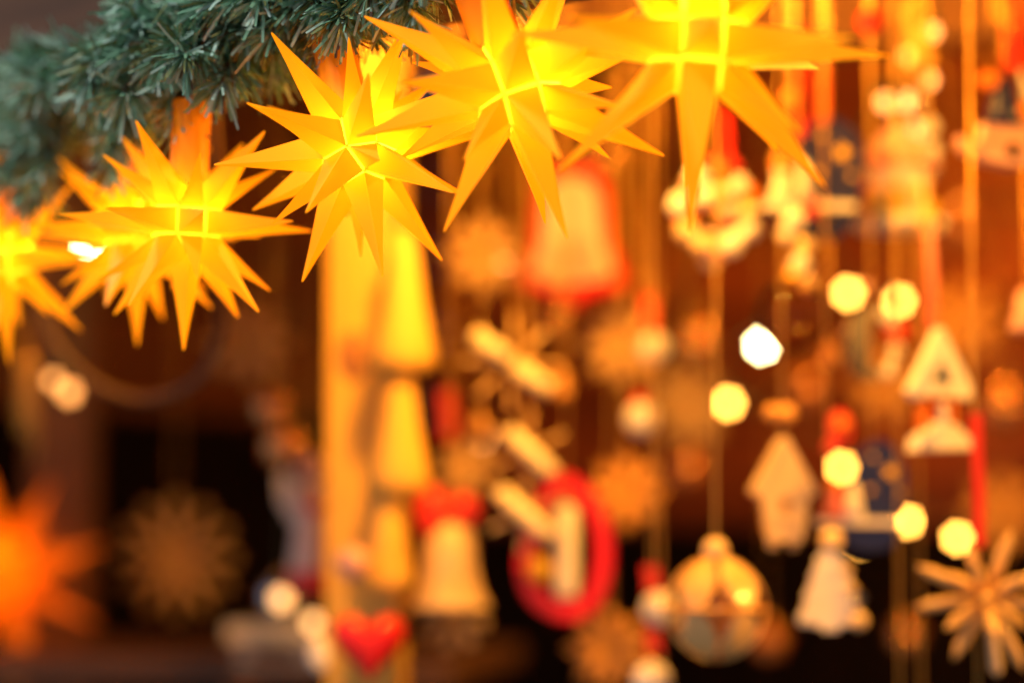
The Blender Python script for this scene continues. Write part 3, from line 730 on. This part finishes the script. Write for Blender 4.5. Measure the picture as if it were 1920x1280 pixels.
# navy night scene ornaments
def night_scene(px, py, D, k, label, yaw=0, red=True, fig='rose', aw=52):
    o = Orn('night_scene_ornament', label, 'ornament', px, py, D, yaw, 'navy night scene ornaments')
    def sc2(L_): return [(x * k, z * k) for x, z in L_]
    arch = [(-18, -40)] + [(26 + aw * math.cos(a), 22 + 84 * math.sin(a)) for a in [R(150 - 13.5 * i) for i in range(13)]] + [(74, -40)]
    o.part('night_sky_board', MB().prism(sc2(arch), 6, 16), 'navy')
    for x, z, r_ in ((48, 46, 15), (10, 12, 9), (14, 74, 8), (66, 8, 7)):
        st = [((x + r_ * (1 if i % 2 == 0 else .5) * math.sin(i * PI / 5)) * k, (z + r_ * (1 if i % 2 == 0 else .5) * math.cos(i * PI / 5)) * k) for i in range(10)]
        o.part('painted_star', MB().prism(st, 2, 5.5), 'yellow')
    o.part('snow_ledge', MB().box(-92 * k, 66 * k, -26 * k, 24 * k, -54 * k, -42 * k, bev=3), 'snow')
    o.part('bowl', MB().prism(sc2([(-88, -55), (72, -55), (62, -78), (38, -100), (-4, -104), (-60, -82)]), -16 * k, 18 * k, bev=3), 'navy')
    o.part('snow_tree', MB().lathe([(.1, 34 * k), (8 * k, 20 * k), (14 * k, -10 * k), (22 * k, -42 * k), (.1, -42 * k)], 14), 'snow').location = (-22 * k * o.k, -8 * k * o.k, 0)
    q = o.part('figure', MB().lathe([(.1, 26), (11, 20), (15, 8), (10, -2), (16, -14), (24, -42), (.1, -42)], 14), fig); q.location = (-58 * k * o.k, -6 * k * o.k, 0); q.scale = (k, k, k)
    o.part('hood', MB().ball((-58 * k, -8 * k, 20 * k), 15 * k), 'orange')
    if red: o.part('bow', MB().ball((-46 * k, 0, 128 * k), 26 * k, sc_=(.9, .5, 1.3)).ball((-62 * k, -4, 92 * k), 17 * k, sc_=(.8, .5, 1.2)), 'ribbon')
    o.part('lamp_bead', MB().ball((-44 * k, -14, 132 * k), 15 * k), 'orange'); o.cord(96 * k, 12 * k)
    return o
night_scene(1622, 930, 1.70, 1.0, 'navy arched night scene with yellow stars beside the pale birdhouse', -6)
o = night_scene(1528, 336, 1.74, 1.12, 'navy arched night scene behind the spike of the largest star', 8, red=False, fig='white', aw=64)
o.ribbon(80, 290, -30, 22); o.ribbon(106, 280, 14, 18)

# cottage with roses
o = Orn('cottage_ornament', 'pinkish white snowy cottage with roses hanging right of the navy scene', 'house ornament', 1686, 330, 1.80, -12)
o.part('walls', MB().box(-48, 48, -34, 34, -78, 30, bev=4), 'snow')
o.part('roof', MB().prism([(-74, 22), (0, 104), (74, 22), (66, 12), (-66, 12)], -42, 42), 'pink')
o.part('door', MB().box(-16, 14, -38, -34.5, -74, -22), 'yellow'); o.part('window', MB().box(26, 44, -38, -34.5, -50, -26), 'yellow')
o.part('window', MB().box(-44, -26, -38, -34.5, -50, -26), 'yellow')
for x, z, r_, m_ in ((-40, 26, 15, 'rose'), (-12, 34, 13, 'rose'), (20, 28, 14, 'pink'), (46, 20, 12, 'rose'), (-58, -20, 13, 'rose'), (58, -66, 14, 'yellow'), (-30, -64, 12, 'green'), (58, 84, 17, 'white'), (62, 40, 16, 'white'), (40, 136, 15, 'silver'), (0, 138, 15, 'silver'), (60, -2, 13, 'silver')):
    o.part('rosette', MB().ball((x, -42, z), r_, 12, 8), m_)
o.part('base', MB().lathe([(.1, -80), (78, -80), (86, -88), (80, -102), (.1, -104)], 24), 'white'); o.part('stone', MB().ball((52, -70, -94), 20), 'pale')
o.part('cap_bead', MB().ball((0, 0, 116), 12), 'gold'); o.cord(120)

# wreath
o = Orn('wreath_ornament', 'small white and orange flower wreath below the largest star', 'wreath', 1340, 398, 1.74, 10)
rr = random.Random(3)
o.part('ring', MB().tube([(64 * math.cos(2 * PI * i / 28), 0, 70 * math.sin(2 * PI * i / 28)) for i in range(29)], 17, 9), 'green')
for i in range(24):
    a = 2 * PI * i / 17; q_ = 1 if i < 17 else .42
    o.part('blossom', MB().ball((64 * q_ * math.cos(a) + rr.uniform(-9, 9), -14 + rr.uniform(-6, 4), 74 * q_ * math.sin(a) + rr.uniform(-7, 7)), rr.uniform(15, 24), 12, 8), rr.choice(('white', 'pale', 'pink', 'snow', 'orange', 'pale')))
o.part('bow', MB().ball((-18, -20, 84), 22, sc_=(1.1, .5, .8)).ball((22, -20, 84), 22, sc_=(1.1, .5, .8)), 'ribbon'); o.ribbon(80, 190, 22, 18); o.cord(84)
o.part('drop_bead', MB().ball((-8, 0, -88), 22), 'pale')

# silver moon-shaped bell
o = Orn('moon_ornament', 'silver grey crescent ornament with white beads beside the white gable house', 'moon ornament', 1632, 645, 1.74, 18)
cr = [(60 * math.cos(a) * .9, 70 * math.sin(a)) for a in [R(60 + 15 * i) for i in range(17)]]; ci = [(24 + 34 * math.cos(a), 58 * math.sin(a)) for a in [R(290 - 13.5 * i) for i in range(16)]]
o.part('crescent', MB().prism([(x, z) for x, z in cr] + ci, -12, 12), 'silver')
for i in range(6):
    a = R(70 - 26 * i); o.part('bead', MB().ball((14 + 34 * math.cos(a), -10, 60 * math.sin(a)), 13, 12, 8), 'white')
o.part('red_bead', MB().ball((52, -6, 24), 22), 'red'); o.part('pink_bead', MB().ball((-8, 0, 108), 12), 'pink'); o.cord(66)

# right edge ornaments
o = Orn('boat_ornament', 'pink boat shaped ornament with a navy figure at the upper right edge', 'boat ornament', 1882, 268, 1.64, 6)
hull = [(-92, 10), (-60, -4), (92, -2), (96, -22), (60, -40), (10, -48), (-46, -38), (-84, -16)]
o.part('hull', MB().prism(hull, -22, 22, bev=4), 'pink'); o.part('deck', MB().prism([(-46, 34), (94, 26), (94, -1), (-52, -1)], -16, 16, bev=3), 'pink')
o.part('porthole', MB().lathe([(14, -3), (14, 3), (.1, 3)], 14, M=Matrix.Translation((12, -23, -18)) @ Matrix.Rotation(PI / 2, 4, 'X')), 'hole')
o.part('figure', MB().lathe([(.1, 128), (16, 122), (22, 96), (30, 60), (36, 34), (.1, 34)], 14), 'navy'); o.part('sail', MB().prism([(34, 140), (40, 36), (84, 40)], -4, 4), 'white')
o.part('bead', MB().ball((-28, -6, 116), 19), 'orange'); o.part('bead', MB().ball((40, -12, 58), 20), 'orange'); o.part('figure', MB().ball((-12, 0, 60), 18), 'navy')
o.ribbon(140, 300, 18, 40); o.cord(140, 0)
o = Orn('bell_ornament', 'pink bell cut off by the right edge beside the white gable house', 'bell ornament', 1926, 590, 1.66, 0)
o.part('bell_body', MB().lathe([(.1, 52), (12, 50), (22, 30), (26, 0), (34, -26), (32, -32), (.1, -20)], 18), 'pink'); o.part('clapper', MB().ball((0, 0, -32), 8), 'gold'); o.cord(52)

# long cords that end below the frame, each with a turned drop
for px, D, lab in ((1688, 1.68, 'long gold cord with a wooden drop running past the navy night scene'), (1728, 1.72, 'long gold cord with a wooden drop under the white gable house'), (1835, 1.60, 'long gold cord with a wooden drop near the right edge behind the boat'),
                   (1240, 1.80, 'long gold cord with a wooden drop between bell and wreath')):
    o = Orn('drop_ornament', lab, 'drop ornament', px, 1345, D, 0, 'gold cords with wooden drops')
    o.part('drop', MB().lathe([(.1, 34), (7, 30), (16, 10), (22, -14), (16, -32), (.1, -38)], 14), 'honey'); o.cord(33, r=.0008)
for px, py, D, lab in ((1555, 660, 1.76, 'small wooden drop on a gold cord behind the yellow lights'), (1055, 720, 1.9, 'small wooden drop on a gold cord between the straw stars'), (900, 800, 1.92, 'small amber drop on a gold cord above the pale bell'), (1465, 300, 1.8, 'small wooden drop on a gold cord behind the largest star')):
    o = Orn('drop_ornament', lab, 'drop ornament', px, py, D, 0, 'gold cords with wooden drops')
    o.part('drop', MB().lathe([(.1, 30), (6, 26), (13, 10), (18, -10), (13, -26), (.1, -31)], 14), 'honey'); o.cord(29, r=.0008)
o = Orn('bead_drop', 'round red bead on a cord near the top edge', 'bead drop', 1632, 42, 1.70, 0)
o.part('bead', MB().ball((0, 0, 0), 24, 14, 9), 'red'); o.cord(23)

# tassel bundle of gold cords, upper right, and at the left edge
def tassel(px, py, D, n, h, sp_, label):
    o = Orn('gold_tassel', label, 'tassel', px, py, D, 0, 'gold tassels'); rt = random.Random(px)
    o.part('knot', MB().ball((0, 0, h * .5), 9, 10, 7), 'gold'); o.cord(h * .5)
    for i in range(n):
        a = rt.uniform(0, 2 * PI); rr_ = rt.uniform(.2, 1) * sp_; hh = h * rt.uniform(.75, 1.05); w2 = rt.uniform(6, 20)
        x, y_ = rr_ * math.cos(a), rr_ * math.sin(a) * .6
        o.part('strand', MB().tube([(0, 0, h * .5), (x * .7, y_ * .7, h * .5 - hh * .35), (x, y_, h * .5 - hh * .8), (x + w2 * .3, y_, h * .5 - hh), (x + w2, y_, h * .5 - hh * .85), (x * .6 + w2 * .8, y_, h * .5 - hh * .3), (2, 0, h * .5)], 1.7, 5), 'gold')
tassel(1712, 60, 1.70, 9, 260, 26, 'tassel of looped gold cords in the upper right part')
tassel(1868, 10, 1.64, 5, 150, 20, 'tassel of looped gold cords beside the red ribbon of the boat')
tassel(45, 740, 2.05, 7, 260, 30, 'tassel of looped gold cords at the left edge')

# ------------------------------------------------------------------ stock hanging further back
for px, py, D, r, m_, lab in ((1300, 640, 2.40, 42, 'copper', 'large copper bauble far back left of the yellow lights'), (1120, 300, 2.35, 34, 'copper', 'copper bauble far back beside the red rimmed bell'), (1800, 420, 2.30, 40, 'amber', 'amber bauble far back above the white gable house'),
                              (1885, 760, 2.35, 44, 'copper', 'copper bauble far back at the right edge'), (1510, 735, 2.45, 38, 'amber', 'amber bauble far back above the birdhouse'), (1285, 880, 2.35, 36, 'amber', 'amber bauble far back above the openwork ball'),
                              (1440, 1200, 2.40, 34, 'amber', 'amber bauble far back right of the openwork ball'), (1040, 600, 2.40, 30, 'copper', 'copper bauble far back under the red rimmed bell'), (1700, 1190, 2.45, 32, 'copper', 'copper bauble far back beside the snowy fir tree')):
    bauble(px, py, D, r, m_, lab)
straw_star(1800, 610, 2.50, 84, 'broad straw star far back behind the white gable house', m_='honey')
straw_star(1290, 760, 2.50, 80, 'broad straw star far back left of the lowest single light', m_='straw')
straw_star(1660, 720, 2.50, 74, 'broad straw star far back between moon and night scene', m_='honey')
straw_star(1880, 960, 2.50, 80, 'broad straw star far back above the wooden stick star', m_='honey')
